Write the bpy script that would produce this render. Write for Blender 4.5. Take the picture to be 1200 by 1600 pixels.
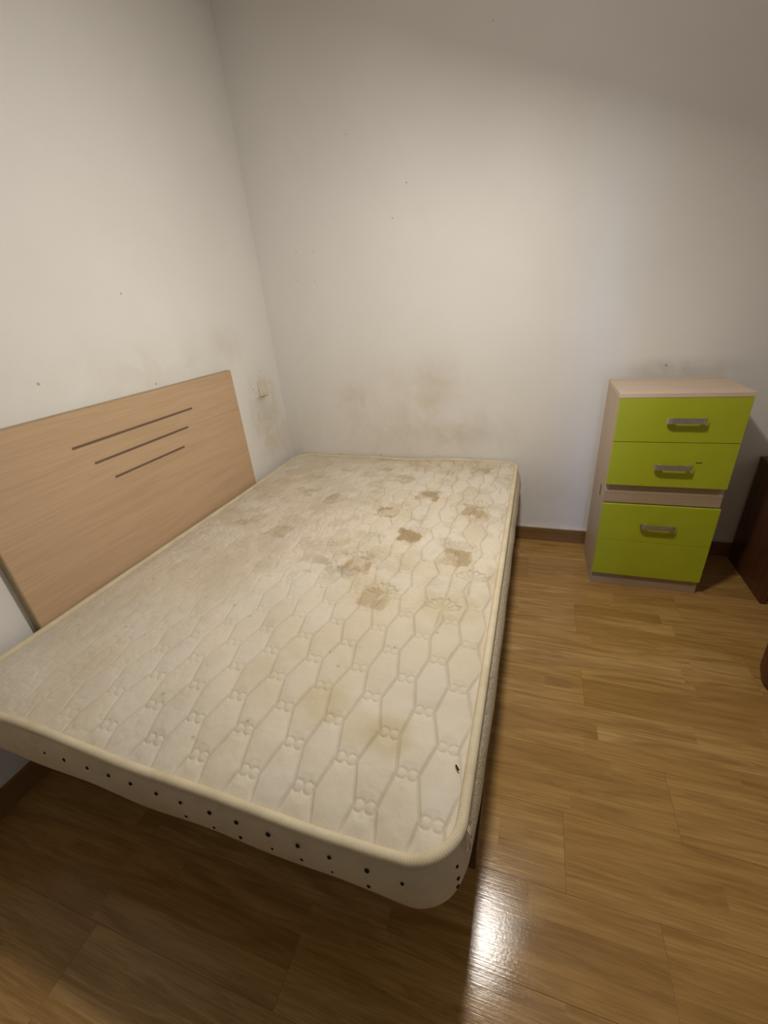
import bpy, bmesh, math, random
import numpy as np
from mathutils import Vector, Matrix

for o in list(bpy.data.objects):
    bpy.data.objects.remove(o, do_unlink=True)
scene = bpy.context.scene
COL = scene.collection
random.seed(7)
rng = np.random.default_rng(11)

# ------------------------------------------------------------------ camera
cam_d = bpy.data.cameras.new('camera')
cam = bpy.data.objects.new('camera', cam_d)
COL.objects.link(cam)
cam_d.sensor_fit = 'HORIZONTAL'
cam_d.sensor_width = 36.0
cam_d.lens = 660.9 / 1200.0 * 36.0
cam_d.clip_start = 0.02
_a, _b, _c = 0.3558, 1.1126, -0.0881
cam.matrix_world = (Matrix.Translation((1.4327, -2.2686, 1.2943))
                    @ Matrix.Rotation(_a, 4, 'Z') @ Matrix.Rotation(_b, 4, 'X') @ Matrix.Rotation(_c, 4, 'Z'))
scene.camera = cam

# ------------------------------------------------------------------ world, lights, exposure
world = bpy.data.worlds.new('world')
scene.world = world
world.use_nodes = True
world.node_tree.nodes['Background'].inputs[0].default_value = (0.62, 0.74, 1.0, 1)
world.node_tree.nodes['Background'].inputs[1].default_value = 0.35
scene.view_settings.view_transform = 'Standard'
scene.view_settings.look = 'None'
scene.view_settings.gamma = 1.0
scene.view_settings.use_curve_mapping = False
scene.view_settings.exposure = 0.0

RX, FY, CZ = 3.05, -4.2, 2.62      # room extents: right wall, wall behind the viewer, ceiling
LAMP = Vector((1.365, -1.150, 1.985))

def area(name, loc, target, power, color, sx, sy):
    d = bpy.data.lights.new(name, 'AREA')
    d.shape = 'RECTANGLE'
    d.size, d.size_y = sx, sy
    d.energy = power
    d.color = color
    o = bpy.data.objects.new(name, d)
    COL.objects.link(o)
    o.location = loc
    o.rotation_euler = (Vector(target) - Vector(loc)).to_track_quat('-Z', 'Y').to_euler()
    return o

# pendant over the foot of the bed, with a disc light under its globe aimed towards the bed corner
pend = area('pendant_light', LAMP - Vector((0, 0, 0.095)), LAMP + Vector((-0.36, 0.13, -1.0)), 16.2, (1.0, 0.95, 0.87), 0.14, 0.14)
pend.data.shape = 'DISK'

# cool beam aimed through an added wall slot to tint the back wall
area('slot_beam_light', (2.05, -7.0, 0.95), (1.91, -4.2, 0.95), 42, (0.16, 0.42, 1.0), 0.12, 0.5)
# added fill light outside the right wall, framed as a window
area('side_fill_light', (RX + 0.16, -2.90, 1.50), (0.3, -1.9, 1.1), 2.4, (0.97, 0.98, 1.0), 0.9, 1.2)

# ------------------------------------------------------------------ helpers
def link(o, parent=None):
    COL.objects.link(o)
    if parent is not None:
        o.parent = parent
    return o

def tag(o, label=None, cat=None, group=None, kind=None):
    if label: o['label'] = label
    if cat: o['category'] = cat
    if group: o['group'] = group
    if kind: o['kind'] = kind
    return o

def empty(name, loc=(0, 0, 0), rz=0.0):
    o = bpy.data.objects.new(name, None)
    o.empty_display_size = 0.1
    o.location = loc
    o.rotation_euler = (0, 0, rz)
    return link(o)

def mesh_obj(name, bm, mat, parent=None, smooth=False):
    me = bpy.data.meshes.new(name)
    bm.normal_update()
    bm.to_mesh(me)
    bm.free()
    if smooth:
        for p in me.polygons: p.use_smooth = True
    if mat: me.materials.append(mat)
    return link(bpy.data.objects.new(name, me), parent)

def box_bm(x0, x1, y0, y1, z0, z1, bev=0.0, seg=2):
    bm = bmesh.new()
    bmesh.ops.create_cube(bm, size=1.0)
    for v in bm.verts:
        v.co = Vector((x0 if v.co.x < 0 else x1, y0 if v.co.y < 0 else y1, z0 if v.co.z < 0 else z1))
    if bev > 0:
        bmesh.ops.bevel(bm, geom=bm.edges[:], offset=bev, segments=seg, profile=0.6, affect='EDGES')
    return bm

def box(name, x0, x1, y0, y1, z0, z1, mat, parent=None, bev=0.0, seg=2):
    return mesh_obj(name, box_bm(x0, x1, y0, y1, z0, z1, bev, seg), mat, parent)

def lathe_bm(profile, n=32):
    bm = bmesh.new()
    rings = []
    for r, z in profile:
        if r < 1e-6:
            rings.append([bm.verts.new((0, 0, z))])
        else:
            rings.append([bm.verts.new((r * math.cos(2 * math.pi * i / n), r * math.sin(2 * math.pi * i / n), z)) for i in range(n)])
    for a, b in zip(rings[:-1], rings[1:]):
        for i in range(n):
            j = (i + 1) % n
            if len(a) == 1 and len(b) == 1: continue
            if len(a) == 1: bm.faces.new((a[0], b[j], b[i]))
            elif len(b) == 1: bm.faces.new((a[i], a[j], b[0]))
            else: bm.faces.new((a[i], a[j], b[j], b[i]))
    bmesh.ops.recalc_face_normals(bm, faces=bm.faces[:])
    return bm

def sweep_bm(pts, radius, n=10, closed=True):
    """round tube along a list of Vectors"""
    bm = bmesh.new()
    N = len(pts)
    rings = []
    up = Vector((0, 0, 1))
    for i, p in enumerate(pts):
        a = pts[(i - 1) % N] if closed or i > 0 else p
        b = pts[(i + 1) % N] if closed or i < N - 1 else p
        t = (b - a).normalized()
        s = t.cross(up)
        s = s.normalized() if s.length > 1e-6 else Vector((1, 0, 0))
        u = s.cross(t).normalized()
        rings.append([bm.verts.new(p + s * (radius * math.cos(2 * math.pi * k / n)) + u * (radius * math.sin(2 * math.pi * k / n))) for k in range(n)])
    M = N if closed else N - 1
    for i in range(M):
        a, b = rings[i], rings[(i + 1) % N]
        for k in range(n):
            l = (k + 1) % n
            bm.faces.new((a[k], a[l], b[l], b[k]))
    if not closed:
        bm.faces.new(rings[0][::-1]); bm.faces.new(rings[-1])
    bmesh.ops.recalc_face_normals(bm, faces=bm.faces[:])
    return bm

# ------------------------------------------------------------------ material helper
class NT:
    def __init__(self, name, rough=0.6, spec=0.5):
        self.m = bpy.data.materials.new(name)
        self.m.use_nodes = True
        self.t = self.m.node_tree
        self.b = self.t.nodes['Principled BSDF']
        self.b.inputs['Roughness'].default_value = rough
        self.b.inputs['Specular IOR Level'].default_value = spec
    def n(self, typ, **kw):
        nd = self.t.nodes.new(typ)
        for k, v in kw.items(): setattr(nd, k, v)
        return nd
    def l(self, a, b): self.t.links.new(a, b)
    def pos(self):
        return self.n('ShaderNodeNewGeometry').outputs['Position']
    def obj(self):
        return self.n('ShaderNodeTexCoord').outputs['Object']
    def mapping(self, vec, scale=(1, 1, 1), loc=(0, 0, 0), rot=(0, 0, 0)):
        m = self.n('ShaderNodeMapping')
        m.inputs['Scale'].default_value = scale
        m.inputs['Location'].default_value = loc
        m.inputs['Rotation'].default_value = rot
        self.l(vec, m.inputs['Vector'])
        return m.outputs[0]
    def noise(self, vec, scale, detail=4, rough=0.55, dist=0.0):
        t = self.n('ShaderNodeTexNoise')
        t.inputs['Scale'].default_value = scale
        t.inputs['Detail'].default_value = detail
        t.inputs['Roughness'].default_value = rough
        t.inputs['Distortion'].default_value = dist
        self.l(vec, t.inputs['Vector'])
        return t.outputs['Fac']
    def ramp(self, fac, stops):
        r = self.n('ShaderNodeValToRGB')
        e = r.color_ramp.elements
        while len(e) < len(stops): e.new(0.5)
        for el, (p, c) in zip(e, stops):
            el.position = p
            el.color = (*c, 1) if len(c) == 3 else c
        self.l(fac, r.inputs[0])
        return r.outputs[0]
    def mathn(self, op, a, b=None, c=None, clamp=False):
        nd = self.n('ShaderNodeMath', operation=op, use_clamp=clamp)
        for i, x in enumerate((a, b, c)):
            if x is None: continue
            if isinstance(x, (int, float)): nd.inputs[i].default_value = x
            else: self.l(x, nd.inputs[i])
        return nd.outputs[0]
    def mix(self, fac, a, b, mode='MIX'):
        nd = self.n('ShaderNodeMix', data_type='RGBA', blend_type=mode)
        for s, x in ((nd.inputs[0], fac), (nd.inputs[6], a), (nd.inputs[7], b)):
            if isinstance(x, (int, float)): s.default_value = x
            elif isinstance(x, tuple): s.default_value = (*x, 1)
            else: self.l(x, s)
        return nd.outputs[2]
    def color(self, c):
        if isinstance(c, tuple): self.b.inputs['Base Color'].default_value = (*c, 1)
        else: self.l(c, self.b.inputs['Base Color'])
    def bump(self, h, strength=0.2, dist=0.01, prev=None):
        bp = self.n('ShaderNodeBump')
        bp.inputs['Strength'].default_value = strength
        bp.inputs['Distance'].default_value = dist
        self.l(h, bp.inputs['Height'])
        if prev is not None: self.l(prev, bp.inputs['Normal'])
        self.l(bp.outputs[0], self.b.inputs['Normal'])
        return bp.outputs[0]
    def blob(self, pos, centre, size):
        """smooth 1 -> 0 ellipsoid around a point (for stains with a shape of their own)"""
        m = self.mapping(pos, scale=tuple(1.0 / s for s in size), loc=tuple(-c / s for c, s in zip(centre, size)))
        ln = self.n('ShaderNodeVectorMath', operation='LENGTH')
        self.l(m, ln.inputs[0])
        mr = self.n('ShaderNodeMapRange', interpolation_type='SMOOTHSTEP')
        mr.inputs[1].default_value = 0.0; mr.inputs[2].default_value = 1.0
        mr.inputs[3].default_value = 1.0; mr.inputs[4].default_value = 0.0
        self.l(ln.outputs['Value'], mr.inputs[0])
        return mr.outputs[0]

# ------------------------------------------------------------------ materials
def wall_material(name, blobs, specks):
    w = NT(name, 0.85, 0.25)
    p = w.pos()
    base = w.ramp(w.noise(p, 1.6, 3), [(0.3, (0.74, 0.715, 0.675)), (0.7, (0.79, 0.765, 0.725))])
    mott = w.noise(p, 9, 6, 0.65)
    out = base
    for centre, size, col, amt in blobs:
        f = w.blob(p, centre, size)
        f = w.mathn('MULTIPLY', f, w.ramp(w.noise(p, 6.0, 7, 0.68, 0.4), [(0.30, (0, 0, 0)), (0.74, (1, 1, 1))]))
        f = w.mathn('MULTIPLY', f, amt)
        out = w.mix(f, out, col)
    for centre, r in specks:
        f = w.blob(p, centre, (r * 0.75, r * 0.75, r * 0.75))
        f = w.ramp(f, [(0.2, (0, 0, 0)), (0.5, (1, 1, 1))])
        out = w.mix(w.mathn('MULTIPLY', f, 0.5), out, (0.16, 0.12, 0.09))
    w.color(out)
    n1 = w.bump(w.noise(p, 160, 3, 0.6), 0.10, 0.004)
    w.bump(w.noise(p, 14, 3, 0.5), 0.12, 0.01, n1)
    return w.m

GRIME = (0.50, 0.40, 0.23)
M_back = wall_material('wall_paint_back',
    [((0.75, 0, 0.66), (0.85, 1, 0.46), (0.56, 0.46, 0.29), 0.60),
     ((0.48, 0, 0.80), (0.16, 1, 0.13), (0.38, 0.31, 0.19), 0.36),
     ((0.95, 0, 0.90), (0.25, 1, 0.20), (0.46, 0.37, 0.22), 0.36),
     ((1.15, 0, 0.62), (0.35, 1, 0.16), (0.40, 0.34, 0.25), 0.35),
     ((1.60, 0, 0.32), (0.35, 1, 0.20), (0.45, 0.40, 0.36), 0.3),
     ((2.05, 0, 0.93), (0.35, 1, 0.07), (0.30, 0.24, 0.18), 0.55),
     ((0.10, 0, 0.62), (0.18, 1, 0.30), GRIME, 0.35)],
    [((0.834, 0, 1.765), 0.008), ((0.759, 0, 1.641), 0.008), ((0.237, 0, 1.557), 0.006), ((0.335, 0, 1.553), 0.006),
     ((0.221, 0, 1.435), 0.006), ((0.320, 0, 1.420), 0.006), ((0.566, 0, 1.975), 0.006), ((1.99, 0, 0.945), 0.012),
     ((1.194, 0, 2.203), 0.006), ((0.60, 0, 0.485), 0.010), ((0.34, 0, 0.480), 0.010), ((0.95, 0, 0.488), 0.008)])
M_left = wall_material('wall_paint_left',
    [((0, -0.20, 0.82), (1, 0.22, 0.30), (0.42, 0.36, 0.20), 0.85),
     ((0, -0.20, 0.875), (1, 0.07, 0.03), (0.20, 0.16, 0.09), 0.85),
     ((0, -0.14, 0.62), (1, 0.35, 0.24), GRIME, 0.65),
     ((0, -0.9, 1.12), (1, 1.0, 0.20), (0.52, 0.44, 0.30), 0.35),
     ((0, -0.42, 1.18), (1, 0.18, 0.14), (0.46, 0.38, 0.22), 0.35)],
    [((0, -0.93, 1.398), 0.009), ((0, -1.336, 1.155), 0.011), ((0, -0.899, 1.075), 0.010), ((0, -0.27, 0.93), 0.010),
     ((0, -0.10, 0.935), 0.011), ((0, -0.17, 1.01), 0.008)])
M_wall = wall_material('wall_paint_plain', [], [])

def ceiling_mat():
    w = NT('ceiling_paint', 0.9, 0.2)
    w.color(w.ramp(w.noise(w.pos(), 2, 3), [(0.3, (0.72, 0.70, 0.66)), (0.7, (0.76, 0.74, 0.70))]))
    w.bump(w.noise(w.pos(), 120, 2), 0.1, 0.004)
    return w.m
M_ceil = ceiling_mat()

def floor_mat():
    w = NT('oak_laminate', 0.34, 0.32)
    p = w.pos()
    at = w.n('ShaderNodeAttribute', attribute_name='tone')
    tone = at.outputs['Fac']
    # shift the grain per strip
    off = w.n('ShaderNodeCombineXYZ')
    w.l(w.mathn('MULTIPLY', tone, 37.0), off.inputs[0]); w.l(w.mathn('MULTIPLY', tone, 91.0), off.inputs[1])
    add = w.n('ShaderNodeVectorMath', operation='ADD')
    w.l(p, add.inputs[0]); w.l(off.outputs[0], add.inputs[1])
    v = add.outputs[0]
    figure = w.noise(w.mapping(v, scale=(1.5, 15, 1)), 1.6, 5, 0.62, 1.6)
    fine = w.noise(w.mapping(v, scale=(5, 190, 1)), 1.2, 4, 0.65, 0.2)
    base = w.ramp(tone, [(0.0, (0.315, 0.170, 0.048)), (0.35, (0.425, 0.243, 0.075)), (0.7, (0.490, 0.292, 0.098)), (1.0, (0.570, 0.360, 0.140))])
    c = w.mix(w.ramp(figure, [(0.36, (0, 0, 0)), (0.60, (1, 1, 1))]), w.mix(0.72, base, (0.25, 0.130, 0.036)), base)
    c = w.mix(w.mathn('MULTIPLY', w.ramp(fine, [(0.42, (1, 1, 1)), (0.56, (0, 0, 0))]), 0.28), c, (0.17, 0.082, 0.022))
    c = w.mix(w.mathn('MULTIPLY', w.ramp(w.noise(p, 2.2, 3), [(0.4, (0, 0, 0)), (0.7, (1, 1, 1))]), 0.25), c, (0.38, 0.205, 0.07))
    w.color(c)
    w.l(w.ramp(w.noise(p, 5, 4), [(0.3, (0.13,) * 3), (0.7, (0.22,) * 3)]), w.b.inputs['Roughness'])
    n1 = w.bump(fine, 0.10, 0.002)
    w.bump(w.noise(p, 140, 2), 0.05, 0.002, n1)
    return w.m
M_floor = floor_mat()

def wood_mat(name, c0, c1, c2, axis='x', rough=0.45, scale=1.0, contrast=0.5):
    w = NT(name, rough, 0.45)
    v = w.obj()
    s = {'x': (1.5, 26, 26), 'y': (26, 1.5, 26), 'z': (26, 26, 1.5)}[axis]
    s = tuple(k * scale for k in s)
    a = w.noise(w.mapping(v, scale=s), 1.0, 5, 0.62, 0.6)
    s2 = {'x': (6, 220, 220), 'y': (220, 6, 220), 'z': (220, 220, 6)}[axis]
    b = w.noise(w.mapping(v, scale=s2), 1.0, 3, 0.6)
    c = w.ramp(a, [(0.3, c0), (0.52, c1), (0.75, c2)])
    c = w.mix(w.mathn('MULTIPLY', w.ramp(b, [(0.40, (1, 1, 1)), (0.58, (0, 0, 0))]), contrast * 0.4), c, tuple(k * 0.6 for k in c0))
    w.color(c)
    w.bump(b, 0.06, 0.002)
    return w.m

M_beech_y = wood_mat('pink_beech_headboard', (0.50, 0.335, 0.20), (0.545, 0.37, 0.225), (0.58, 0.40, 0.245), 'y', 0.5, 1.0, 0.4)
M_beech_edge = wood_mat('beech_edge_strip', (0.36, 0.27, 0.14), (0.40, 0.30, 0.17), (0.44, 0.33, 0.19), 'z', 0.55)
M_chest_top = wood_mat('pale_beech_top', (0.60, 0.46, 0.34), (0.66, 0.51, 0.39), (0.70, 0.55, 0.43), 'x', 0.5, 1.0, 0.3)
M_chest_side = wood_mat('pale_beech_side', (0.50, 0.39, 0.28), (0.55, 0.43, 0.31), (0.59, 0.47, 0.35), 'z', 0.55, 1.0, 0.3)
M_chest_rail = wood_mat('tan_beech_rail', (0.37, 0.265, 0.165), (0.42, 0.30, 0.19), (0.46, 0.335, 0.215), 'x', 0.55, 1.0, 0.3)
M_inlay = wood_mat('dark_inlay', (0.13, 0.085, 0.05), (0.17, 0.11, 0.07), (0.20, 0.13, 0.08), 'y', 0.5)
M_skirt = wood_mat('oak_skirting', (0.20, 0.105, 0.032), (0.25, 0.135, 0.045), (0.29, 0.16, 0.055), 'x', 0.45)
M_skirt_y = wood_mat('oak_skirting_side', (0.20, 0.105, 0.032), (0.25, 0.135, 0.045), (0.29, 0.16, 0.055), 'y', 0.45)
M_cherry = wood_mat('dark_cherry_wood', (0.080, 0.026, 0.011), (0.115, 0.039, 0.016), (0.145, 0.051, 0.021), 'z', 0.42)

def plain(name, c, rough=0.5, spec=0.5, metal=0.0, nscale=30, var=0.12, bump=0.05):
    w = NT(name, rough, spec)
    v = w.obj()
    w.b.inputs['Metallic'].default_value = metal
    w.color(w.ramp(w.noise(v, nscale, 4), [(0.3, tuple(k * (1 - var) for k in c)), (0.7, tuple(min(1, k * (1 + var)) for k in c))]))
    if bump: w.bump(w.noise(v, nscale * 6, 2), bump, 0.002)
    return w.m

M_lime = plain('lime_green_lacquer', (0.400, 0.440, 0.018), 0.38, 0.5, 0, 6, 0.04, 0.02)
M_steel = plain('brushed_steel', (0.50, 0.48, 0.45), 0.38, 0.5, 0.85, 60, 0.1, 0.05)
M_black = plain('black_hole', (0.02, 0.016, 0.012), 0.8, 0.2)
M_scuff = plain('dark_scuff', (0.12, 0.12, 0.02), 0.7, 0.2)
M_caulk = plain('pale_caulk', (0.62, 0.54, 0.44), 0.7, 0.3)
M_switch = plain('yellowed_white_plastic', (0.66, 0.60, 0.48), 0.45, 0.5, 0, 20, 0.06, 0.02)
M_rail = plain('dark_red_painted_steel', (0.060, 0.018, 0.012), 0.5, 0.4, 0, 40, 0.15)
M_slat = wood_mat('bed_slat_wood', (0.30, 0.20, 0.11), (0.36, 0.25, 0.14), (0.40, 0.28, 0.17), 'x', 0.6)
M_lampw = plain('white_enamel', (0.75, 0.74, 0.72), 0.4, 0.5)

def emit(name, c, s):
    m = bpy.data.materials.new(name); m.use_nodes = True
    b = m.node_tree.nodes['Principled BSDF']
    b.inputs['Base Color'].default_value = (0.8, 0.8, 0.78, 1)
    b.inputs['Emission Color'].default_value = (*c, 1)
    b.inputs['Emission Strength'].default_value = s
    return m
M_glow = emit('lamp_glow', (1.0, 0.96, 0.92), 21.0)

def ticking_mat():
    w = NT('quilted_ticking', 0.92, 0.15)
    v = w.obj()
    at = w.n('ShaderNodeAttribute', attribute_name='stain')
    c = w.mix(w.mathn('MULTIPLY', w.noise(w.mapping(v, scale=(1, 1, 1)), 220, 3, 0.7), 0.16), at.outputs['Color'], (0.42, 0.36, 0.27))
    w.color(c)
    n1 = w.bump(w.noise(w.mapping(v, scale=(1, 0.25, 1)), 420, 2, 0.6), 0.10, 0.002)
    w.bump(w.noise(v, 38, 4, 0.6), 0.22, 0.006, n1)
    w.b.inputs['Sheen Weight'].default_value = 0.15
    return w.m
M_tick = ticking_mat()

def side_mat(name, damask):
    w = NT(name, 0.9, 0.15)
    v = w.obj()
    c = w.ramp(w.noise(v, 5, 5, 0.6), [(0.3, (0.57, 0.49, 0.345)), (0.7, (0.70, 0.605, 0.44))])
    c = w.mix(w.mathn('MULTIPLY', w.ramp(w.noise(v, 13, 6, 0.7, 0.5), [(0.55, (0, 0, 0)), (0.72, (1, 1, 1))]), 0.4), c, (0.33, 0.27, 0.18))
    if damask:
        d = w.noise(w.mapping(v, scale=(1, 1, 1)), 42, 2, 0.5, 2.5)
        dm = w.ramp(d, [(0.46, (0, 0, 0)), (0.54, (1, 1, 1))])
        c = w.mix(w.mathn('MULTIPLY', dm, 0.35), c, (0.40, 0.33, 0.24))
        w.bump(dm, 0.5, 0.003)
    else:
        w.bump(w.noise(v, 30, 4, 0.6), 0.25, 0.006)
    w.color(c)
    return w.m
M_side = side_mat('mattress_border_fabric', False)
M_damask = side_mat('mattress_damask_fabric', True)

def piping_mat():
    w = NT('cream_piping_tape', 0.85, 0.2)
    at = w.n('ShaderNodeAttribute', attribute_name='twist')
    v = w.obj()
    c = w.ramp(w.noise(v, 14, 4), [(0.3, (0.56, 0.47, 0.31)), (0.7, (0.68, 0.59, 0.42))])
    w.color(c)
    s = w.mathn('SINE', w.mathn('MULTIPLY', at.outputs['Fac'], 1.0))
    w.bump(s, 0.11, 0.002)
    return w.m
M_pipe = piping_mat()

# ------------------------------------------------------------------ room shell
fl = box('floor', -0.15, RX + 0.15, FY - 0.15, 0.15, -0.14, -0.009, M_skirt)
tag(fl, 'oak laminate floor of long three-strip boards', kind='structure')
wb = box('wall_back', -0.15, RX + 0.15, 0.0, 0.15, -0.14, CZ, M_back)
tag(wb, 'off-white painted wall with yellowed grime behind the mattress', kind='structure')
wl = box('wall_left', -0.15, 0.0, FY - 0.15, 0.0, -0.14, CZ, M_left)
tag(wl, 'off-white painted wall carrying the headboard and switch', kind='structure')
def add_box(bm, x0, x1, y0, y1, z0, z1):
    r = bmesh.ops.create_cube(bm, size=1.0)
    for v in r['verts']:
        v.co = Vector((x0 if v.co.x < 0 else x1, y0 if v.co.y < 0 else y1, z0 if v.co.z < 0 else z1))
# right wall with a window opening added for the fill light
WY0, WY1, WZ0, WZ1 = -3.36, -2.44, 0.88, 2.12
bm = bmesh.new()
add_box(bm, RX, RX + 0.15, FY - 0.15, WY0, -0.14, CZ)
add_box(bm, RX, RX + 0.15, WY1, 0.0, -0.14, CZ)
add_box(bm, RX, RX + 0.15, WY0, WY1, -0.14, WZ0)
add_box(bm, RX, RX + 0.15, WY0, WY1, WZ1, CZ)
tag(mesh_obj('wall_right', bm, M_wall), 'off-white painted side wall with a window opening added for fill light', kind='structure')
wn = empty('fill_window_1', (RX + 0.06, (WY0 + WY1) / 2, WZ0))
tag(wn, 'white window frame added around the fill light in the right wall', kind='structure')
wy, wz = (WY1 - WY0) / 2, WZ1 - WZ0
for nm, a in (('frame_bar', (-0.02, 0.02, -wy, -wy + 0.05, 0, wz)), ('frame_bar', (-0.02, 0.02, wy - 0.05, wy, 0, wz)),
              ('frame_bar', (-0.02, 0.02, -wy + 0.05, wy - 0.05, 0, 0.05)), ('frame_bar', (-0.02, 0.02, -wy + 0.05, wy - 0.05, wz - 0.05, wz)),
              ('frame_bar', (-0.02, 0.02, -0.02, 0.02, 0.05, wz - 0.05))):
    box(nm, *a, M_lampw, wn, 0.003)
tag(box('ceiling', -0.15, RX + 0.15, FY - 0.15, 0.15, CZ, CZ + 0.12, M_ceil), 'white painted ceiling', kind='structure')
# front wall with a narrow slot added to shape the cool beam
DX0, DX1, DH = 1.865, 1.955, 1.20
bm = bmesh.new()
add_box(bm, 0, DX0, FY - 0.15, FY, -0.009, CZ)
add_box(bm, DX1, RX, FY - 0.15, FY, -0.009, CZ)
add_box(bm, DX0, DX1, FY - 0.15, FY, DH, CZ)
tag(mesh_obj('wall_front', bm, M_wall), 'off-white painted wall with a narrow slot added for the light beam behind the viewer', kind='structure')

bb = box('baseboard_back', 0.0, RX, -0.013, 0.0, 0.0, 0.080, M_skirt, bev=0.002)
tag(bb, 'brown wooden skirting along the back wall', kind='structure')
box('caulk_bead', 0.0, RX, -0.015, 0.0, 0.080, 0.088, M_caulk, bb, bev=0.002)
bl = box('baseboard_left', 0.0, 0.013, FY, -0.013, 0.0, 0.080, M_skirt_y, bev=0.002)
tag(bl, 'brown wooden skirting along the headboard wall', kind='structure')

# --- laminate boards: three printed strips each, one object per board
PW, ST = 0.1872, 0.0624
ENDS = {0: 1.475, 2: 1.680, 4: 1.680, 6: 1.877, 7: 1.594, 8: 1.790, 9: 2.30, 1: 2.10, 3: 2.25, 5: 1.20}
BL = 1.286
fixed_breaks = {}
def board(x0, x1, y1, y0, row):
    """board top at z=0; strips differ in tone (print), edges bevelled"""
    g = 0.0001; b = 0.0005; zb = -0.008
    bm = bmesh.new()
    lay = bm.faces.layers.float.new('tone')
    def quad(pts, t):
        f = bm.faces.new([bm.verts.new(p) for p in pts]); f[lay] = t
    X0, X1, Y0, Y1 = x0 + g, x1 - g, y0 + g, y1 - g
    btone = random.uniform(-0.12, 0.12)
    for s in range(3):
        ya = y1 - (s + 1) * ST; yb = y1 - s * ST
        ya = max(ya, Y0 + b); yb = min(yb, Y1 - b)
        cuts = [X0 + b]
        x = X0 + random.uniform(0.2, 0.8)
        while x < X1 - 0.06:
            cuts.append(x); x += random.uniform(0.40, 0.85)
        cuts.append(X1 - b)
        for c0, c1 in zip(cuts[:-1], cuts[1:]):
            t = min(0.95, max(0.18, random.gauss(0.52, 0.19) + btone))
            quad([(c0, ya, 0), (c1, ya, 0), (c1, yb, 0), (c0, yb, 0)], t)
    t = 0.35
    A = [(X0 + b, Y0 + b, 0), (X1 - b, Y0 + b, 0), (X1 - b, Y1 - b, 0), (X0 + b, Y1 - b, 0)]
    B = [(X0, Y0, -b), (X1, Y0, -b), (X1, Y1, -b), (X0, Y1, -b)]
    Cc = [(X0, Y0, zb), (X1, Y0, zb), (X1, Y1, zb), (X0, Y1, zb)]
    for i in range(4):
        j = (i + 1) % 4
        quad([A[i], B[i], B[j], A[j]][::-1], t); quad([B[i], Cc[i], Cc[j], B[j]][::-1], t)
    quad(Cc[::-1], t)
    bmesh.ops.remove_doubles(bm, verts=bm.verts[:], dist=1e-5)
    bmesh.ops.recalc_face_normals(bm, faces=bm.faces[:])
    return mesh_obj('floorboard', bm, M_floor, fl)

row = -1
while True:
    ytop = -0.191 - row * PW
    if ytop <= FY: break
    y1 = min(0.0, ytop); y0 = max(FY, ytop - PW)
    e = ENDS.get(row, random.uniform(0.2, 1.4))
    while e > 0.0: e -= BL
    x = e
    while x < RX:
        a, b_ = max(0.0, x), min(RX, x + BL)
        if b_ - a > 0.01: board(a, b_, y1, y0, row)
        x += BL
    row += 1

# ------------------------------------------------------------------ mattress
ML, MW = 1.3233, 1.90          # across (x), along (y)
ZT, ZB = 0.4721, 0.3023
mat = empty('mattress', (0.0571, -0.0154, ZB), -0.0064)
tag(mat, 'stained off-white quilted mattress with cream piping lying on the bed base', 'mattress')
H = ZT - ZB                    # local z runs 0..H ; local x 0..ML ; local y 0..-MW
RC = 0.085

def rr_path(x0, x1, y0, y1, r, step=0.01):
    """rounded rectangle, counter-clockwise, list of (x, y, nx, ny)"""
    out = []
    def line(ax, ay, bx, by, nx, ny):
        n = max(2, int(math.hypot(bx - ax, by - ay) / step))
        for i in range(n):
            t = i / n
            out.append((ax + (bx - ax) * t, ay + (by - ay) * t, nx, ny))
    def arc(cx, cy, a0):
        n = max(6, int(r * math.pi / 2 / (step * 0.7)))
        for i in range(n):
            a = a0 + math.pi / 2 * i / n
            out.append((cx + r * math.cos(a), cy + r * math.sin(a), math.cos(a), math.sin(a)))
    line(x0 + r, y0, x1 - r, y0, 0, -1); arc(x1 - r, y0 + r, -math.pi / 2)
    line(x1, y0 + r, x1, y1 - r, 1, 0); arc(x1 - r, y1 - r, 0)
    line(x1 - r, y1, x0 + r, y1, 0, 1); arc(x0 + r, y1 - r, math.pi / 2)
    line(x0, y1 - r, x0, y0 + r, -1, 0); arc(x0 + r, y0 + r, math.pi)
    return out

def wob(x, y):
    """gentle waviness of the worn edge"""
    return 0.0035 * math.sin(7.1 * x + 1.3 * y) + 0.0025 * math.sin(13.7 * x - 4 * y + 1.0) + 0.002 * math.sin(5.0 * y + 0.6)

# --- top panel: dense relief grid
GS = 0.0022
nx = int(round(ML / GS)); ny = int(round(MW / GS))
xs = np.linspace(0, ML, nx + 1); ys = np.linspace(0, -MW, ny + 1)
X, Y = np.meshgrid(xs, ys, indexing='ij')
D = np.full(X.shape, 0.05)            # distance to nearest stitch line
def seg(ax, ay, bx, by, reach=0.02, soft=0.0):
    i0 = max(0, int((min(ax, bx) - reach) / ML * nx)); i1 = min(nx, int((max(ax, bx) + reach) / ML * nx) + 1)
    j0 = max(0, int((-max(ay, by) - reach) / MW * ny)); j1 = min(ny, int((-min(ay, by) + reach) / MW * ny) + 1)
    if i1 <= i0 or j1 <= j0: return
    xx = X[i0:i1 + 1, j0:j1 + 1]; yy = Y[i0:i1 + 1, j0:j1 + 1]
    dx, dy = bx - ax, by - ay
    L2 = dx * dx + dy * dy + 1e-12
    t = np.clip(((xx - ax) * dx + (yy - ay) * dy) / L2, 0, 1)
    d = np.hypot(xx - ax - t * dx, yy - ay - t * dy) + soft
    D[i0:i1 + 1, j0:j1 + 1] = np.minimum(D[i0:i1 + 1, j0:j1 + 1], d)

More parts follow.
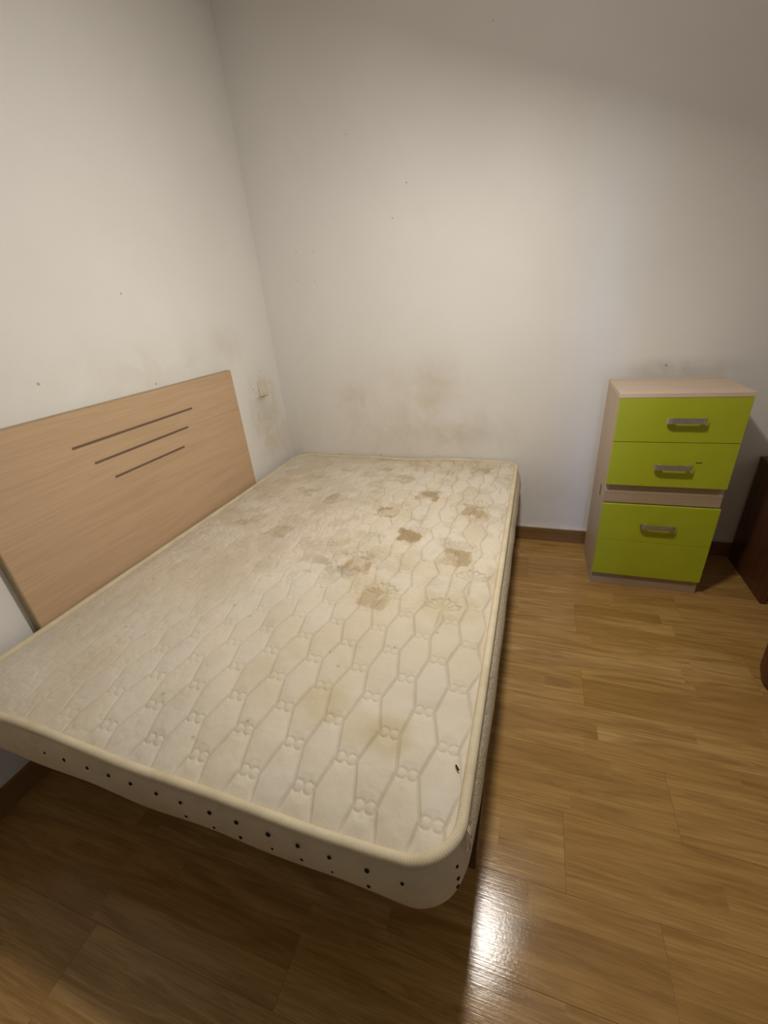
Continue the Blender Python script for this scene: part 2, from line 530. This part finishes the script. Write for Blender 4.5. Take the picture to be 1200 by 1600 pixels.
PX, PY = 0.1265, 0.0738            # motif spacing across, row pitch along
CX0, CY0 = 1.1465, -1.8430          # a motif centre (local)
HW = 0.0225
jit = {}
def jitter(i, j):
    if (i, j) not in jit:
        a = 0.0035 if j < 9 else 0.009
        jit[(i, j)] = (random.uniform(-a, a), random.uniform(-a, a))
    return jit[(i, j)]
def motif(i, j):
    dx, dy = jitter(i, j)
    return (CX0 + i * PX + (PX / 2 if j % 2 else 0) + dx, CY0 + j * PY + dy)
for j in range(-2, 26):
    for i in range(-11, 4):
        cx, cy = motif(i, j)
        if -0.1 < cx < ML + 0.1 and -MW - 0.1 < cy < 0.1:
            n = 14
            for sgn in (-1, 1):
                rr = 0.0112
                pts = [(cx + sgn * 0.0115 + rr * math.cos(2 * math.pi * k / n), cy + rr * math.sin(2 * math.pi * k / n)) for k in range(n)]
                if j < 14 or (i + j) % 3 == 0:
                    for k in range(n): seg(*pts[k], *pts[(k + 1) % n], reach=0.012, soft=0.0019)
                else:
                    seg(cx, cy, cx + sgn * HW, cy, reach=0.012)
            # long diagonals to the row above (towards the wall)
            l = motif(i - 1 if j % 2 == 0 else i, j + 1)
            r = motif(i if j % 2 == 0 else i + 1, j + 1)
            seg(cx - HW, cy, l[0] + HW, l[1]); seg(cx + HW, cy, r[0] - HW, r[1])
# stitched fan-shaped plants on the wall-side half
fans = [(1.165, -0.945), (0.985, -0.86), (1.175, -1.285), (0.93, -0.50), (1.185, -0.57), (0.83, -1.08), (0.97, -1.25), (1.24, -1.12),
        (1.25, -0.72), (0.62, -0.52), (0.60, -0.92), (0.42, -0.75), (1.02, -0.20), (0.78, -0.30), (1.27, -0.35), (0.74, -0.72), (0.50, -0.30)]
for fx, fy in fans:
    seg(fx, fy - 0.075, fx, fy)
    for k in range(7):
        a = math.radians(18 + 24 * k)
        r0, r1 = 0.012, 0.052
        seg(fx + r0 * math.cos(a), fy + r0 * math.sin(a), fx + r1 * math.cos(a), fy + r1 * math.sin(a), 0.012, 0.001)
        a2 = a + math.radians(24)
        if k < 6:
            am = (a + a2) / 2
            seg(fx + r1 * math.cos(a), fy + r1 * math.sin(a), fx + 0.062 * math.cos(am), fy + 0.062 * math.sin(am), 0.012)
            seg(fx + 0.062 * math.cos(am), fy + 0.062 * math.sin(am), fx + r1 * math.cos(a2), fy + r1 * math.sin(a2), 0.012)

def vnoise(scale, seed):
    """smooth value noise on the grid"""
    r = np.random.default_rng(seed)
    gx, gy = int(ML / scale) + 4, int(MW / scale) + 4
    g = r.random((gx, gy))
    u = X / scale + 1; w = -Y / scale + 1
    i = u.astype(int); j = w.astype(int)
    fu = u - i; fw = w - j
    fu = fu * fu * (3 - 2 * fu); fw = fw * fw * (3 - 2 * fw)
    return (g[i, j] * (1 - fu) * (1 - fw) + g[i + 1, j] * fu * (1 - fw) + g[i, j + 1] * (1 - fu) * fw + g[i + 1, j + 1] * fu * fw)
def fbm(scale, seed, oct_=4):
    out = 0; a = 1; tot = 0
    for k in range(oct_):
        out = out + a * vnoise(scale / 2 ** k, seed + k); tot += a; a *= 0.55
    return out / tot
def sstep(a, b, x):
    t = np.clip((x - a) / (b - a), 0, 1)
    return t * t * (3 - 2 * t)

# quilting is crisp towards the foot end / near side and flattened by use elsewhere
crisp = 0.15 + 0.85 * sstep(0.40, 1.05, X + 0.35 * sstep(-1.2, -1.85, Y) - 0.25 * (fbm(0.35, 3) - 0.5))
puff = (-0.0058 * np.exp(-(D / 0.0024) ** 2) + 0.0026 * (1 - np.exp(-(D / 0.014) ** 2))) * crisp
# rolled edge
dxe = np.minimum(X, ML - X); dye = np.minimum(-Y, MW + Y)
de = np.minimum(dxe, dye)
Z = H - 0.006 + puff * sstep(0.0, 0.03, de) + 0.012 * (1 - np.exp(-de / 0.05))
Z += 0.010 * (fbm(0.30, 21) - 0.5) + 0.004 * (fbm(0.07, 33) - 0.5)
FARW = np.maximum(sstep(-1.45, -1.0, Y), 0.35 * (1 - sstep(0.45, 0.85, X)))
Z += 0.80 * (0.0030 * (fbm(0.024, 37, 2) - 0.5) - 0.0034 * np.clip(1 - np.abs(fbm(0.05, 45, 3) - 0.5) * 9, 0, 1)) * (0.12 + 0.88 * FARW)
Z += 0.0022 * (1 - crisp) * np.abs(np.sin(26 * (X * 0.75 - Y * 0.5) + 9 * fbm(0.2, 41)))  * sstep(0.02, 0.12, de)
WB = (0.0035 * np.sin(7.1 * X + 1.3 * Y) + 0.0025 * np.sin(13.7 * X - 4 * Y + 1.0) + 0.002 * np.sin(5.0 * Y + 0.6))
Z += WB * np.exp(-de / 0.08)
NEARX = [-0.1, 0.12, 0.30, 0.45, 0.62, 0.85, 1.05, 1.20, 1.30, 1.50]
NEARZ = [0.0, 0.010, 0.012, -0.002, -0.014, -0.012, -0.011, -0.008, -0.001, 0.0]
def near_sag(x, y): return float(np.interp(x, NEARX, NEARZ)) * math.exp(-max(0.0, y + MW) / 0.10)
Z += np.interp(X, NEARX, NEARZ) * np.exp(-(Y + MW) / 0.10)

# --- stain / print colour (cloth colour, yellowing, printed squares, painted groove shade)
base = np.array([0.690, 0.610, 0.485])
colr = np.ones(X.shape + (3,)) * base
def win(bx, by, r):
    return (slice(max(0, int((bx - r) / ML * nx)), min(nx, int((bx + r) / ML * nx)) + 1),
            slice(max(0, int((-by - r) / MW * ny)), min(ny, int((-by + r) / MW * ny)) + 1))
def blend_w(sl, mask, c):
    colr[sl] = colr[sl] * (1 - mask[..., None]) + np.array(c) * mask[..., None]
def blend(mask, c):
    global colr
    colr = colr * (1 - mask[..., None]) + np.array(c) * mask[..., None]
blend(0.55 * sstep(0.40, 0.68, fbm(0.45, 51)), (0.665, 0.605, 0.515))
blend(0.55 * sstep(0.46, 0.72, fbm(0.30, 61)) * (0.5 + 0.5 * sstep(-1.3, -0.4, Y)), (0.53, 0.43, 0.27))
# every quilted cell has yellowed a little differently
best = np.full(X.shape, 1e9); tint = np.zeros(X.shape)
for j in range(-3, 27):
    for i in range(-11, 4):
        a1 = motif(i, j); cxm, cym = a1[0], a1[1] + PY
        if not (-0.1 < cxm < ML + 0.1 and -MW - 0.1 < cym < 0.1): continue
        sl = win(cxm, cym, 0.11)
        dd = ((X[sl] - cxm) / 0.85) ** 2 + ((Y[sl] - cym) / 1.0) ** 2
        nearer = dd < best[sl]
        best[sl] = np.where(nearer, dd, best[sl]); tint[sl] = np.where(nearer, random.random(), tint[sl])
blend(sstep(0.55, 1.0, tint) * 0.34 * (0.35 + 0.65 * sstep(-1.75, -1.2, Y)), (0.52, 0.43, 0.28))
blend(sstep(0.45, 0.0, tint) * 0.38, (0.655, 0.60, 0.53))
# pinkish worn zone by the headboard, grey rubbed streaks
blend(0.45 * np.exp(-(((X - 0.40) / 0.28) ** 2 + ((Y + 0.82) / 0.35) ** 2)), (0.60, 0.455, 0.345))
st = fbm(0.10, 71, 5)
blend(0.50 * sstep(0.52, 0.70, st) * np.exp(-(((X - 0.62) / 0.35) ** 2 + ((Y + 0.80) / 0.45) ** 2)), (0.40, 0.33, 0.23))
blend(0.65 * sstep(0.44, 0.62, fbm(0.055, 81, 4)) * np.exp(-(((X - 0.78 - 0.35 * (Y + 1.12)) / 0.13) ** 2 + ((Y + 1.12) / 0.09) ** 2)), (0.25, 0.19, 0.12))
blend(0.35 * np.exp(-(((X - 0.62) / 0.10) ** 2 + ((Y + 1.33) / 0.04) ** 2)) * sstep(0.4, 0.6, st), (0.38, 0.31, 0.21))
# warm yellow blotches near the foot corner
for bx, by, sx, sy, a in [(0.98, -1.66, .06, .05, .5), (1.15, -1.70, .05, .055, .55), (1.09, -1.70, .05, .04, .35), (1.20, -1.26, .09, .07, .45), (0.95, -1.25, .08, .07, .5)]:
    n_ = fbm(0.05, int(1000 * bx), 3)
    blend(a * sstep(0.15, 0.6, np.exp(-(((X - bx) / sx) ** 2 + ((Y - by) / sy) ** 2)) * (0.6 + 0.8 * n_)), (0.55, 0.45, 0.25))
# cloudy soiling, strongest on the half next to the wall
FW = 0.35 + 0.65 * sstep(-1.45, -0.95, Y)
blend(0.42 * sstep(0.50, 0.72, fbm(0.07, 111, 4)) * FW, (0.47, 0.385, 0.26))
blend(0.38 * sstep(0.52, 0.74, fbm(0.06, 121, 4)) * FW, (0.70, 0.645, 0.55))
blend(0.30 * sstep(0.50, 0.70, fbm(0.16, 131, 4)) * (1 - sstep(0.5, 0.9, X)), (0.52, 0.45, 0.36))
# printed brown squares of the damask repeat
sq = [(1.158, -0.160, 0.62), (0.785, -0.325, 0.45), (0.955, -0.500, 0.85), (0.820, -0.690, 0.85), (1.180, -0.615, 0.75), (0.965, -0.880, 1.0),
      (0.840, -1.095, 0.8), (1.175, -0.990, 0.8), (0.965, -1.270, 0.55), (0.345, -0.545, 0.5), (0.525, -0.600, 0.65), (0.420, -0.935, 0.45),
      (0.640, -0.170, 0.5), (0.45, -0.21, 0.45), (0.66, -0.40, 0.3), (0.86, -0.155, 0.4), (0.24, -0.86, 0.4), (0.30, -0.33, 0.35), (1.02, -0.33, 0.3)]
NZ1 = fbm(0.04, 200, 3); NZ2 = fbm(0.05, 300, 2)
for k, (bx, by, a) in enumerate(sq):
    sl = win(bx, by, 0.11)
    xw, yw = X[sl], Y[sl]
    n_ = NZ1[sl] - 0.5
    ex = np.abs(xw - bx - 0.10 * (yw - by)) - 0.047 + 0.060 * n_
    ey = np.abs(yw - by) - 0.046 + 0.060 * n_
    m = 1 - sstep(-0.008, 0.008, np.maximum(ex, ey))
    bite = sstep(0.42, 0.56, NZ2[sl])
    blend_w(sl, a * m * (0.42 + 0.58 * bite), (0.37, 0.27, 0.138))
    m2 = (1 - sstep(0.0, 0.004, np.abs(ex - 0.008))) * (1 - sstep(0.0, 0.01, ey))
    blend_w(sl, 0.5 * a * m2 * (xw > bx), (0.72, 0.64, 0.48))
# grey thread tone with groove shade painted along the stitch lines
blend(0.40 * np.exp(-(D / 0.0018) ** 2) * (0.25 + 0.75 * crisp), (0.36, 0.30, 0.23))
# fine dirt along edges by the wall and scattered dark specks
blend(0.30 * sstep(0.5, 0.66, fbm(0.03, 91, 3)) * np.exp(-(-Y) / 0.03), (0.22, 0.17, 0.11))
for k in range(46):
    bx, by = random.uniform(0.05, ML - 0.03), -random.uniform(0.02, MW - 0.03)
    r = random.uniform(0.002, 0.0045)
    sl = win(bx, by, 0.02)
    blend_w(sl, 0.6 * np.exp(-(((X[sl] - bx) ** 2 + (Y[sl] - by) ** 2) / r ** 2)), (0.20, 0.14, 0.08))
colr = np.clip(colr, 0.02, 0.9)

inside = np.ones((nx, ny), bool)
xc = (xs[:-1] + xs[1:]) / 2; yc = (ys[:-1] + ys[1:]) / 2
XC, YC = np.meshgrid(xc, yc, indexing='ij')
qx = np.maximum(np.abs(XC - ML / 2) - (ML / 2 - RC), 0); qy = np.maximum(np.abs(YC + MW / 2) - (MW / 2 - RC), 0)
inside = np.hypot(qx, qy) < RC - 0.002
idx = np.arange((nx + 1) * (ny + 1)).reshape(nx + 1, ny + 1)
quads = np.stack([idx[:-1, :-1], idx[:-1, 1:], idx[1:, 1:], idx[1:, :-1]], -1)[inside]
used = np.zeros((nx + 1) * (ny + 1), bool); used[quads.ravel()] = True
remap = np.cumsum(used) - 1
quads = remap[quads]
co = np.stack([X, Y, Z], -1).reshape(-1, 3)[used]
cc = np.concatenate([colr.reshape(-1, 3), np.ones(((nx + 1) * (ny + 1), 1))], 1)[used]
me = bpy.data.meshes.new('top_panel')
me.vertices.add(len(co)); me.vertices.foreach_set('co', co.astype(np.float32).ravel())
me.loops.add(quads.size); me.loops.foreach_set('vertex_index', quads.astype(np.int32).ravel())
me.polygons.add(len(quads))
me.polygons.foreach_set('loop_start', np.arange(0, quads.size, 4, dtype=np.int32))
me.polygons.foreach_set('loop_total', np.full(len(quads), 4, dtype=np.int32))
me.polygons.foreach_set('use_smooth', np.ones(len(quads), bool))
me.update(calc_edges=True)
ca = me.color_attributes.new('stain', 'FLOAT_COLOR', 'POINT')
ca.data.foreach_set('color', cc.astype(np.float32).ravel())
me.materials.append(M_tick)
top = link(bpy.data.objects.new('top_panel', me), mat)
tag(top, 'quilted ticking with brown printed squares and stains')

# --- piping around the top
path = rr_path(0, ML, -MW, 0, RC, 0.008)
PR = 0.0105
ppath = rr_path(0, ML, -MW, 0, RC, 0.002)
pts = [Vector((x + n1 * 0.001, y + n2 * 0.001, H - 0.004 + wob(x, y) + near_sag(x, y))) for x, y, n1, n2 in ppath]
bm = sweep_bm(pts, PR, 12)
pip = mesh_obj('piping', bm, M_pipe, mat, True)
at = pip.data.attributes.new('twist', 'FLOAT', 'POINT')
arc_len = 0.0; vals = []
for i in range(len(pts)):
    for k in range(12): vals.append(arc_len * 1250.0 + k * 2 * math.pi / 12)
    arc_len += (pts[(i + 1) % len(pts)] - pts[i]).length
at.data.foreach_set('value', vals)
tag(pip, 'cream cord piping round the top edge')

# --- border panels: four sides, one per edge, with a soft bulge and a rounded lower edge
prof = [(-0.004, 1.0), (0.003, 0.94), (0.009, 0.82), (0.013, 0.66), (0.014, 0.50), (0.013, 0.34), (0.009, 0.20), (0.002, 0.10), (-0.010, 0.035), (-0.028, 0.0), (-0.07, 0.002)]
NP = len(path)
def find_i(cond):
    return [i for i in range(NP) if cond(path[i])]
def bulge_at(x, y, n1, n2):
    b = 1.15
    if n1 > 0: b += (2.1 * (1.0 - 0.40 * math.exp(-max(0.0, y + MW - 0.08) / 0.18)) - 1.15) * n1 ** 2
    if n2 > 0: b += (0.4 - 1.15) * n2 ** 2
    if n1 < 0: b += (0.8 - 1.15) * n1 ** 2
    return b
def side_panel(i0, i1, m, label, bulge=1.0):
    bm = bmesh.new()
    cols = []
    n = (i1 - i0) % NP
    for k in range(n + 1):
        x, y, n1, n2 = path[(i0 + k) % NP]
        col = []
        for off, t in prof:
            o = off * (bulge_at(x, y, n1, n2) if off > 0 else 1.0)
            o += 0.0016 * math.sin(19 * x + 23 * y + 9 * t) * (1 - t) * 1.2
            z = t * (H - 0.008 + wob(x, y) + near_sag(x, y)) + 0.0025 * math.sin(9 * x + 7 * y) * (1 - t)
            col.append(bm.verts.new((x + n1 * o, y + n2 * o, z)))
        cols.append(col)
    for a, b in zip(cols[:-1], cols[1:]):
        for r in range(len(prof) - 1):
            bm.faces.new((a[r], a[r + 1], b[r + 1], b[r]))
    bmesh.ops.recalc_face_normals(bm, faces=bm.faces[:])
    c = Vector((ML / 2, -MW / 2, H / 2))
    f = bm.faces[len(bm.faces) // 2] if False else None
    bm.faces.ensure_lookup_table()
    fmid = bm.faces[len(bm.faces) // 2]
    if fmid.normal.dot(fmid.calc_center_median() - c) < 0:
        bmesh.ops.reverse_faces(bm, faces=bm.faces[:])
    o = mesh_obj('side_panel', bm, m, mat, True)
    if label: o['label'] = label
    return o
def nearest_i(x, y):
    return min(range(NP), key=lambda i: (path[i][0] - x) ** 2 + (path[i][1] - y) ** 2)
iA = 0                                              # near-left start
iB = nearest_i(ML - 0.008, -MW + 0.055)             # seam at the near foot corner
iC = nearest_i(ML - 0.025, -0.025)
iD = nearest_i(0.025, -0.025)
iE = nearest_i(0.025, -MW + 0.025)
side_panel(iE, iB, M_side, 'plain off-white border with rows of vent holes', 1.15)
side_panel(iB, iC, M_damask, 'off-white woven border at the foot end', 2.1)
side_panel(iC, iD, M_damask, None, 0.4)
side_panel(iD, iE, M_side, None, 0.8)
box('base_panel', 0.05, ML - 0.05, -MW + 0.05, -0.05, 0.0, 0.006, M_side, mat)
# small loose knot where the piping ends meet
kx, ky = ML + 0.003, -MW + 0.075
for k, (dx, dz, ln) in enumerate([(0.004, -0.004, 0.020), (0.006, -0.006, 0.012)]):
    p0 = Vector((kx + 0.006, ky + 0.006 * k, H - 0.004))
    link_pts = [p0, p0 + Vector((0.006, -0.006, -0.006)), p0 + Vector((0.007, -0.004 - ln * 0.4, -ln * 0.8)), p0 + Vector((0.009, -ln * 0.7, -ln * 1.8))]
    mesh_obj('loose_thread', sweep_bm(link_pts, 0.0016, 6, False), M_side, mat, True)

# vent eyelets on the near border
def eyelet_mesh():
    bm = lathe_bm([(0.0, 0.0012), (0.0018, 0.0014), (0.0030, 0.0022), (0.0040, 0.0018), (0.0043, 0.0)], 10)
    me = bpy.data.meshes.new('vent_hole'); bm.normal_update(); bm.to_mesh(me); bm.free()
    me.materials.append(M_black)
    return me
eye = eyelet_mesh()
def prof_off(t, b):
    for (o0, t0), (o1, t1) in zip(prof[:-1], prof[1:]):
        if t1 <= t <= t0:
            f = (t0 - t) / (t0 - t1 + 1e-9)
            o = o0 + (o1 - o0) * f
            return o * b if o > 0 else o
    return 0.0
def put_eye(i, z, b, s):
    x, y, n1, n2 = path[i]
    b = bulge_at(x, y, n1, n2)
    t = z / (H - 0.008)
    o = bpy.data.objects.new('vent_hole', eye)
    off = prof_off(t, b) + 0.0016 * math.sin(19 * x + 23 * y + 9 * t) * (1 - t) * 1.2 - 0.0004
    o.location = (x + n1 * off, y + n2 * off, z)
    o.rotation_euler = Vector((n1, n2, 0)).to_track_quat('Z', 'Y').to_euler()
    o.scale = (s, s * 1.25, 1)
    link(o, mat)
k = 0
x = 1.240
while x > 0.35:
    i = nearest_i(x, -MW)
    put_eye(i, 0.112, 1.15, random.uniform(0.75, 1.15))
    if k > 0 and k < 8: put_eye(i, 0.066, 1.15, random.uniform(0.55, 0.95))
    x -= 0.0675; k += 1
ic = nearest_i(ML - 0.010, -MW + 0.042)
for z in (0.120, 0.085, 0.055): put_eye(ic, z, 1.15, random.uniform(0.7, 1.1))
# dark burr caught in the ticking
lint = box('lint_speck', -0.006, 0.006, -0.0017, 0.0017, 0.0, 0.003, M_black, mat, 0.0012)
lint.location = (1.300, -1.730, H + 0.002); lint.rotation_euler = (0, 0, -0.9)

# ------------------------------------------------------------------ bed base
BZ0, BZ1 = 0.225, 0.300
bx0, bx1, by0, by1 = 0.075, 1.392, -1.800, -0.050
base_e = empty('bed_base', (0.73, -0.92, 0.0))
tag(base_e, 'dark red steel bed base with slats under the mattress', 'bed base')
def bpart(name, x0, x1, y0, y1, z0, z1, m, bev=0.002):
    o = box(name, x0 - 0.73, x1 - 0.73, y0 + 0.92, y1 + 0.92, z0, z1, m, base_e, bev)
    return o
bpart('side_rail', bx1 - 0.03, bx1, by0, by1, BZ0, BZ1 - 0.002, M_rail)
bpart('side_rail', bx0, bx0 + 0.03, by0, by1, BZ0, BZ1 - 0.002, M_rail)
bpart('end_rail', bx0 + 0.03, bx1 - 0.03, by0, by0 + 0.03, BZ0, BZ1 - 0.002, M_rail)
bpart('end_rail', bx0 + 0.03, bx1 - 0.03, by1 - 0.03, by1, BZ0, BZ1 - 0.002, M_rail)
for k in range(13):
    y = by0 + 0.08 + k * (by1 - by0 - 0.16) / 12
    bpart('slat', bx0 + 0.03, bx1 - 0.03, y - 0.03, y + 0.03, BZ1 - 0.020, BZ1 - 0.006, M_slat)
for x in (bx0 + 0.10, bx1 - 0.16):
    for y in (by0 + 0.28, by1 - 0.10):
        bm = lathe_bm([(0.0, 0.0), (0.022, 0.0), (0.024, 0.004), (0.024, 0.02), (0.020, 0.024), (0.021, BZ0 + 0.01), (0.0, BZ0 + 0.01)], 20)
        o = mesh_obj('leg', bm, M_rail, base_e, False)
        o.location = (x - 0.73, y + 0.92, 0)

# ------------------------------------------------------------------ headboard
hb = empty('headboard', (0.0, -1.056, 0.16))
tag(hb, 'pinkish beech headboard with three dark inlaid lines on the left wall', 'headboard')
hy0, hy1, hz1 = -1.6513 + 1.056, -0.4600 + 1.056, 1.0575 - 0.16
box('panel', 0.006, 0.030, hy0 + 0.003, hy1 - 0.001, 0.0, hz1, M_beech_y, hb, 0.0015)
box('edge_strip', 0.004, 0.029, hy0, hy0 + 0.003, 0.0, hz1 - 0.001, M_beech_edge, hb, 0.0006)
box('edge_strip', 0.004, 0.029, hy0 + 0.003, hy1 - 0.001, hz1, hz1 + 0.002, M_beech_edge, hb, 0.0005)
for (ya, yb, z) in [(-1.338, -0.776, 0.949), (-1.284, -0.828, 0.880), (-1.231, -0.879, 0.8085)]:
    o = box('inlay_strip', 0.0292, 0.0308, ya + 1.056, yb + 1.056, z - 0.16 - 0.0042, z - 0.16 + 0.0042, M_inlay, hb, 0.0004)
for y in (-1.45, -0.66):
    box('bracket', 0.002, 0.008, y + 1.056 - 0.03, y + 1.056 + 0.03, 0.30, 0.36, M_steel, hb, 0.001)

# ------------------------------------------------------------------ wall switch
sw = empty('wall_switch', (0.0, -0.182, 0.922))
tag(sw, 'yellowed white square switch on the left wall beside the headboard', 'switch')
box('frame', 0.0, 0.009, -0.041, 0.041, -0.041, 0.041, M_switch, sw, 0.003, 3)
rk = box('rocker', 0.007, 0.014, -0.028, 0.028, -0.029, 0.029, M_switch, sw, 0.003, 3)
rk.rotation_euler = (0, math.radians(3), 0)

# ------------------------------------------------------------------ chest of drawers
cx0, cw, cyf, cyb, chh = 1.7615, 0.4372, -0.382, -0.050, 0.9014
ch = empty('chest_of_drawers', (cx0 + cw / 2, (cyf + cyb) / 2, 0.0))
tag(ch, 'pale beech chest of drawers with lime green fronts against the back wall', 'chest')
ox, oy = cx0 + cw / 2, (cyf + cyb) / 2
def cp(name, x0, x1, y0, y1, z0, z1, m, bev=0.001, parent=ch):
    return box(name, x0 - ox, x1 - ox, y0 - oy, y1 - oy, z0, z1, m, parent, bev)
X0, X1 = cx0, cx0 + cw
yc_f = cyf + 0.018            # carcass front
cp('top_board', X0 - 0.001, X1 + 0.001, cyf + 0.001, cyb, chh - 0.017, chh, M_chest_top)
sp = cp('side_board', X0, X0 + 0.016, yc_f, cyb, 0.0, chh - 0.017, M_chest_side)
cp('side_board', X1 - 0.016, X1, yc_f, cyb, 0.0, chh - 0.017, M_chest_side)
cp('back_board', X0 + 0.016, X1 - 0.016, cyb - 0.008, cyb, 0.02, chh - 0.017, M_chest_side)
cp('plinth', X0 + 0.003, X1 - 0.003, yc_f - 0.010, yc_f + 0.006, 0.0, 0.064, M_chest_rail)
cp('bottom_board', X0 + 0.016, X1 - 0.016, yc_f + 0.006, cyb - 0.008, 0.05, 0.066, M_chest_side)
cp('cross_rail', X0 + 0.016, X1 - 0.016, yc_f + 0.001, yc_f + 0.017, 0.405, 0.560, M_chest_rail)
cp('lower_lip', X0 + 0.002, X1 - 0.002, yc_f - 0.006, yc_f + 0.001, 0.430, 0.483, M_chest_rail)
def handle(front, xc, zc):
    """flat bow handle: strap, two posts"""
    bm = bmesh.new()
    w, hgt, yo = 0.067, 0.011, cyf - 0.026 - oy
    # strap with bent-back ends, as a closed strip
    prof_x = [(-w, 0.010), (-w + 0.006, 0.003), (-w + 0.016, 0.0), (w - 0.016, 0.0), (w - 0.006, 0.003), (w, 0.010)]
    th = 0.0028
    rows = []
    for x, d in prof_x:
        rows.append([bm.verts.new((xc - ox + x, yo + d, zc + hgt)), bm.verts.new((xc - ox + x, yo + d, zc - hgt)),
                     bm.verts.new((xc - ox + x, yo + d + th, zc - hgt)), bm.verts.new((xc - ox + x, yo + d + th, zc + hgt))])
    for a, b in zip(rows[:-1], rows[1:]):
        for i in range(4): bm.faces.new((a[i], a[(i + 1) % 4], b[(i + 1) % 4], b[i]))
    bm.faces.new(rows[0]); bm.faces.new(rows[-1][::-1])
    bmesh.ops.recalc_face_normals(bm, faces=bm.faces[:])
    for s in (-0.048, 0.048):
        add_box(bm, xc - ox + s - 0.005, xc - ox + s + 0.005, yo + th - 0.001, cyf - oy + 0.001, zc - 0.005, zc + 0.005)
    h = mesh_obj('handle', bm, M_steel, front)
    h['label'] = 'brushed steel bow handle'
    return h
f1 = cp('drawer_front', X0 + 0.001, X1 - 0.001, cyf, yc_f - 0.0005, 0.7085, chh - 0.0185, M_lime, 0.0015)
f2 = cp('drawer_front', X0 + 0.001, X1 - 0.001, cyf, yc_f - 0.0005, 0.517, 0.7060, M_lime, 0.0015)
f3 = cp('drawer_front', X0 + 0.001, X1 - 0.001, cyf - 0.004, yc_f - 0.0105, 0.249, 0.4290, M_lime, 0.002)
f4 = cp('drawer_front', X0 + 0.001, X1 - 0.001, cyf - 0.004, yc_f - 0.0105, 0.0655, 0.2484, M_lime, 0.0008)
for f in (f1, f2, f3, f4): f['label'] = 'lime green lacquered front'
handle(f1, 1.999, 0.800); handle(f2, 1.990, 0.610); handle(f3, 1.986, 0.334)
sc = cp('scuff_mark', 2.068, 2.090, cyf - 0.0006, cyf + 0.0002, 0.624, 0.629, M_scuff, 0.0002)
sc.rotation_euler = (0, -0.0, 0)
cp('side_slot', X0 - 0.0012, X0 + 0.002, -0.284, -0.274, 0.423, 0.474, M_black, 0.0)

# ------------------------------------------------------------------ dark cherry cabinet at the right edge
cab = empty('low_cabinet', (2.65, -0.21, 0.0))
tag(cab, 'dark cherry wood low cabinet at the right edge behind the chest', 'cabinet')
def kb(name, x0, x1, y0, y1, z0, z1, m, bev=0.002, parent=cab):
    return box(name, x0 - 2.65, x1 - 2.65, y0 + 0.21, y1 + 0.21, z0, z1, m, parent, bev)
kb('side_board', 2.43, 2.45, -0.400, -0.025, 0.0, 0.520, M_cherry)
kb('side_board', 2.86, 2.88, -0.400, -0.025, 0.0, 0.520, M_cherry)
kb('top_board', 2.43, 2.88, -0.402, -0.022, 0.520, 0.540, M_cherry, 0.002)
kb('back_board', 2.45, 2.86, -0.035, -0.025, 0.05, 0.520, M_cherry)
kb('plinth', 2.45, 2.86, -0.375, -0.360, 0.0, 0.060, M_cherry)
d1 = kb('door', 2.452, 2.858, -0.400, -0.383, 0.066, 0.516, M_cherry)
bm = lathe_bm([(0.0, 0.022), (0.010, 0.020), (0.013, 0.014), (0.008, 0.006), (0.006, 0.0)], 16)
kn = mesh_obj('knob', bm, M_steel, d1, True)
kn.location = (2.49 - 2.65, -0.400 + 0.21, 0.30); kn.rotation_euler = (math.radians(90), 0, 0)

# ------------------------------------------------------------------ dark red-brown bin, mostly outside the frame
bn = empty('waste_bin', (2.361, -0.888, 0.0))
tag(bn, 'dark red-brown round bin on the boards, cut off by the right edge', 'bin')
mesh_obj('body', lathe_bm([(0.0, 0.0), (0.085, 0.0), (0.098, 0.008), (0.110, 0.05), (0.118, 0.26), (0.112, 0.26), (0.104, 0.05), (0.090, 0.014), (0.0, 0.012)], 40), M_cherry, bn, True)
mesh_obj('rim', lathe_bm([(0.112, 0.258), (0.121, 0.258), (0.123, 0.266), (0.119, 0.272), (0.111, 0.270), (0.112, 0.258)], 40), M_cherry, bn, True)

# ------------------------------------------------------------------ ceiling lamp above the frame
lp = empty('pendant_lamp', (LAMP.x, LAMP.y, CZ))
tag(lp, 'opal globe pendant lamp hanging above the foot of the bed', 'lamp')
dz = LAMP.z - CZ
mesh_obj('canopy', lathe_bm([(0.0, 0.0), (0.05, 0.0), (0.05, -0.012), (0.03, -0.028), (0.0, -0.03)], 32), M_lampw, lp, True)
mesh_obj('cord', lathe_bm([(0.0, -0.028), (0.003, -0.028), (0.003, dz + 0.16), (0.0, dz + 0.16)], 12), M_lampw, lp, True)
sh = mesh_obj('socket', lathe_bm([(0.0, 0.16), (0.02, 0.16), (0.024, 0.15), (0.024, 0.095), (0.035, 0.085), (0.0, 0.08)], 24), M_lampw, lp, True)
sh.location = (0, 0, dz)
gl = mesh_obj('globe_shade', lathe_bm([(0.085 * math.sin(math.pi * k / 16), -0.085 * math.cos(math.pi * k / 16)) for k in range(17)], 32), M_glow, lp, True)
gl.location = (0, 0, dz)
gl['label'] = 'lit opal glass globe'
